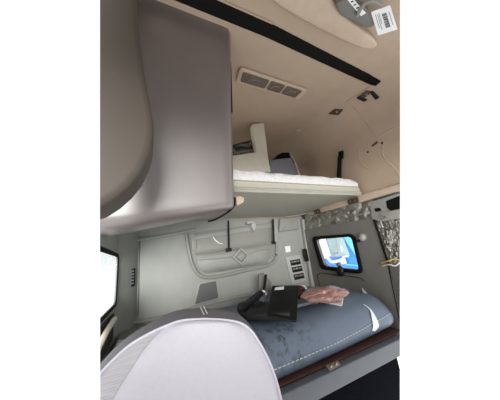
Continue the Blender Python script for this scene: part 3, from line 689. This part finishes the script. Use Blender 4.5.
# paper, bag and red cap
nb = obj('folded_paper', plate([(1.076, 1.280, 0.832), (1.087, 1.067, 0.832), (1.243, 1.192, 0.832), (1.285, 1.448, 0.832)], (0, 0, .012), .002), M_CREAM); tag(nb, 'cream folded paper under the pink plastic bag', 'paper')
bm = bmesh.new(); bmesh.ops.create_icosphere(bm, subdivisions=5, radius=1)
for v in bm.verts:
    n_ = v.co.copy()
    d = 1+.22*noise.noise(n_*1.7+V((4, 1, 0)))+.16*abs(noise.noise(n_*3.2+V((1, 7, 2))))+.07*abs(noise.noise(n_*8))-.08
    v.co = V((n_.x*.16*d, n_.y*.11*d, max(-.85, n_.z)*.05*d))
for v in bm.verts: v.co = Matrix.Rotation(-.35, 3, 'Z') @ v.co + V((1.099, 1.219, 0.884))
bg = obj('plastic_bag', bm, M_BAG, None, 50); tag(bg, 'crumpled pink plastic bag lying on paper on the mattress', 'bag')
rd = thing('cloth_bundle', 'dark red bundle with a white band beside the pink bag', 'bundle', (1.326, 1.764, 0.820))
c0 = V((1.172, 1.584, 0.870))
bm = ball(c0, (.04, .038, .034), 24)
for v in bm.verts: v.co += (v.co-c0)*.25*noise.noise(v.co*30)
obj('bundle', bm, M_RED, rd)
obj('band', tb([c0+V((.02, -.045, -.03)), c0+V((.04, -.035, .004)), c0+V((.044, .0, .026)), c0+V((.036, .034, .015))], .009, 8, False, 4), M_PAPER, rd)

# ------------------------------------------------------------------ driver seat
SL = [(0.171, 0.788, 1.010), (0.096, 0.785, 1.022), (0.044, 0.776, 1.019), (-0.003, 0.763, 1.012), (-0.048, 0.746, 1.000), (-0.079, 0.725, 0.984), (-0.101, 0.705, 0.970), (-0.114, 0.685, 0.957), (-0.122, 0.657, 0.938), (-0.119, 0.612, 0.913), (-0.110, 0.565, 0.894)]
SR = [(0.171, 0.788, 1.010), (0.240, 0.786, 0.992), (0.293, 0.782, 0.972), (0.325, 0.771, 0.945), (0.345, 0.751, 0.906), (0.359, 0.724, 0.860), (0.361, 0.693, 0.818), (0.352, 0.657, 0.777), (0.333, 0.612, 0.743), (0.307, 0.565, 0.721)]
SB = [(0.044, 0.776, 1.019), (0.007, 0.757, 1.000), (-0.020, 0.735, 0.979), (-0.041, 0.711, 0.958), (-0.062, 0.682, 0.938), (-0.075, 0.654, 0.920), (-0.083, 0.612, 0.900), (-0.080, 0.565, 0.881)]
OL = [(0.179, 0.905, 1.025), (0.126, 0.904, 1.032), (0.075, 0.899, 1.033), (0.024, 0.888, 1.023), (-0.028, 0.871, 1.006), (-0.069, 0.855, 0.989), (-0.102, 0.835, 0.970), (-0.124, 0.814, 0.951), (-0.139, 0.780, 0.933), (-0.148, 0.737, 0.911), (-0.146, 0.692, 0.880), (-0.135, 0.645, 0.854)]
OR = [(0.179, 0.905, 1.025), (0.234, 0.904, 1.011), (0.299, 0.900, 0.989), (0.342, 0.892, 0.963), (0.376, 0.875, 0.918), (0.398, 0.851, 0.867), (0.416, 0.824, 0.813), (0.419, 0.793, 0.761), (0.412, 0.757, 0.711), (0.391, 0.712, 0.667), (0.365, 0.665, 0.635)]
def resample(P, n):
    L = [0]
    for a, b in zip(P, P[1:]): L.append(L[-1]+(b-a).length)
    out = []; j = 0
    for k in range(n):
        s = L[-1]*k/(n-1)
        while j < len(P)-2 and L[j+1] < s: j += 1
        t = (s-L[j])/max(1e-9, L[j+1]-L[j]); out.append(P[j].lerp(P[j+1], min(1, max(0, t))))
    return out
sLs, sRs, sBs = spline(SL, 6), spline(SR, 6), spline(SB, 6)
NR = 60
rL, rR = resample(sLs, NR), resample(sRs, NR)
k0 = min(range(NR), key=lambda k: (rL[k]-V(SB[0])).length)
rB = rL[:k0]+resample(sBs, NR-k0)
def front(which):
    rows = []
    for i in range(1, NR):
        a, m, b = rL[i], rB[i], rR[i]
        if which == 'side' and i < k0: continue
        p, q = (a, m) if which == 'side' else (m, b)
        r = []
        for k in range(25):
            c = p.lerp(q, k/24); u = (c-a).length/max(1e-6, (b-a).length)
            g = (1-(2*u-1)**4)*min(1, i/14)**.7
            r.append(c+V((0, -.03*g, .006*g))+(V((0, -.0025, .001)) if which == 'side' else V((0, 0, 0))))
        rows.append(r)
    return loft(rows, cap=False)
seat = thing('driver_seat', 'pale cloth driver seat back with charcoal top and white piping in the foreground', 'seat', (.15, .6, 0))
obj('backrest', front('main'), M_SEATF, seat, 60, True)
o = obj('side_bolster', front('side'), M_SEATM, seat, 60, True); o['label'] = 'perforated white side bolster'
outer = spline(OL, 4)[::-1]+spline(OR, 4)[1:]
inner = sLs[::-1]+sRs[1:]
# match by halves so that the tops line up
nl = 40
innr = resample(sLs[::-1], nl)+resample(sRs, nl)[1:]
outr = resample(spline(OL, 4)[::-1], nl)+resample(spline(OR, 4), nl)[1:]
rows = []
for t, lift, back in ((0, 0, 0), (.12, .3, 0), (.3, .55, 0), (.55, .75, 0), (.8, .7, 0), (1, 0, 0), (1, -.5, .03), (1, -2.2, .07)):
    r = []
    for a, b in zip(innr, outr):
        p = a.lerp(b, t)
        r.append(p+V((0, back, .012*lift)))
    rows.append(r)
obj('shell', loft(rows, cap=False), M_SEATD, seat, 60, True)
# closed back
ctr = [p+V((0, .07, -.0264)) for p in outr]
rows = [[p.lerp(V((.16, p.y+.03, p.z)), s) for p in ctr] for s in (0, .5, 1)]
obj('back_cover', loft(rows, cap=False), M_SEATD, seat, 60, True)
obj('piping', tb([p+V((0, -.004, .003)) for p in innr], .0038, 8), M_SEATF, seat, trim=True)
# double stitch on the charcoal top
bm = bmesh.new()
for dx in (-.006, .006):
    for k in range(5):
        t = .12+.15*k
        a = innr[nl-1].lerp(outr[nl-1], t)+V((dx+.005, 0, .012+.0)); b = innr[nl-1].lerp(outr[nl-1], t+.08)+V((dx+.005, 0, .012))
        tube(bm, [a, b], .0018, 5)
obj('stitching', bm, M_THREAD, seat)
obj('cushion', rbox((.12, .40, .50), (.52, .5, .14), .05, 4), M_SEATF, seat)
obj('pedestal', rbox((.12, .42, .215), (.4, .42, .43), .03, 3), M_BLACK, seat)

# ------------------------------------------------------------------ truck parked outside the right window
tk = thing('blue_truck', 'bright blue truck cab parked outside the right window', 'truck', (4.6, 4, .1))
body = obj('body', plate([(4.2, 2.0, .1), (4.2, 6.2, .1), (4.2, 6.2, 2.3), (4.2, 2.0, 2.3)], (.9, 0, 0), .05, 4), M_BLUE, tk, 40, 'fill')
obj('side_window', plate([(4.190, 4.152, 1.429), (4.190, 3.617, 1.411), (4.190, 3.547, 0.950), (4.190, 4.137, 0.930)], (-.01, 0, 0), .002), M_TGLASS, tk)
obj('pillar', plate([(4.185, 3.612, 1.410), (4.185, 3.339, 1.466), (4.185, 3.284, 0.926), (4.185, 3.373, 0.930)], (-.02, 0, 0), .004), M_LBLUE, tk)
obj('side_panel', plate([(4.170, 4.477, 1.471), (4.170, 4.173, 1.473), (4.170, 4.090, 0.967), (4.170, 4.223, 0.923), (4.170, 4.361, 1.006)], (-.12, 0, 0), .01), M_PAPER, tk)
obj('window_post', tb([(4.175, 3.797, 1.436), (4.175, 3.832, 1.145), (4.175, 3.851, 1.026), (4.175, 4.029, 1.022)], .02, 8), M_STEEL, tk)
obj('window_post', tb([(4.175, 3.728, 1.185), (4.175, 3.735, 1.055)], .018, 8), M_PAPER, tk)
obj('grab_bar', tb([(4.100, 4.284, 0.958), (4.080, 4.132, 0.929), (4.050, 4.026, 0.844), (4.050, 3.866, 0.844), (4.050, 3.707, 0.869), (4.080, 3.635, 0.909)], .035, 10, False, 4), M_PAPER, tk)
obj('door_plate', plate([(4.180, 3.755, 0.950), (4.180, 3.578, 0.959), (4.180, 3.575, 0.918), (4.180, 3.751, 0.912)], (-.02, 0, 0), .004), M_PAPER, tk)
obj('latch_box', plate([(4.160, 3.786, 0.883), (4.160, 3.664, 0.888), (4.160, 3.662, 0.774), (4.160, 3.792, 0.767)], (-.05, 0, 0), .008), M_PAPER, tk)
obj('trim_strip', plate([(4.180, 3.705, 0.763), (4.180, 3.335, 0.736), (4.180, 3.341, 0.715), (4.180, 3.712, 0.741)], (-.01, 0, 0), 0), M_LBLUE, tk)

# ------------------------------------------------------------------ light: overcast daylight through the open doors and the windscreen
w = bpy.data.worlds.new('daylight'); SC.world = w; w.use_nodes = True
bgn = w.node_tree.nodes['Background']; nt = w.node_tree
tcw = nt.nodes.new('ShaderNodeTexCoord'); sx_ = nt.nodes.new('ShaderNodeSeparateXYZ'); mrw = nt.nodes.new('ShaderNodeMapRange')
nt.links.new(tcw.outputs['Generated'], sx_.inputs[0]); nt.links.new(sx_.outputs['Z'], mrw.inputs[0])
mrw.inputs[1].default_value = -.12; mrw.inputs[2].default_value = .12      # sunlit pale ground below the horizon, hazy sky above
mrw.inputs[3].default_value = 1.9; mrw.inputs[4].default_value = 1.08
nt.links.new(mrw.outputs[0], bgn.inputs[1]); bgn.inputs[0].default_value = (.985, .99, 1, 1)
SC.view_settings.view_transform = 'Standard'; SC.view_settings.look = 'None'; SC.view_settings.gamma = 1
SC.view_settings.use_curve_mapping = False; SC.view_settings.exposure = 0.0

sun = bpy.data.lights.new('hazy_sun', 'SUN'); sun.energy = 4.6; sun.angle = math.radians(28); sun.color = (1, .985, .96)
so = bpy.data.objects.new('hazy_sun', sun); COL.objects.link(so)
so.rotation_euler = V((.34, 1.0, -.015)).to_track_quat('-Z', 'Y').to_euler()
# ------------------------------------------------------------------ camera
cam = bpy.data.cameras.new('camera'); cam.sensor_width = 36; cam.lens = 14.8885; cam.clip_start = .01
co = bpy.data.objects.new('camera', cam); COL.objects.link(co)
Rm = Matrix(((0.9015513, -0.0104588, -0.4325457), (-0.4174501, -0.2838661, -0.8632239), (-0.1137568, 0.9588069, -0.2602859)))
co.matrix_world = Matrix.Translation((0, 0, 1.2)) @ Rm.to_4x4()
SC.camera = co
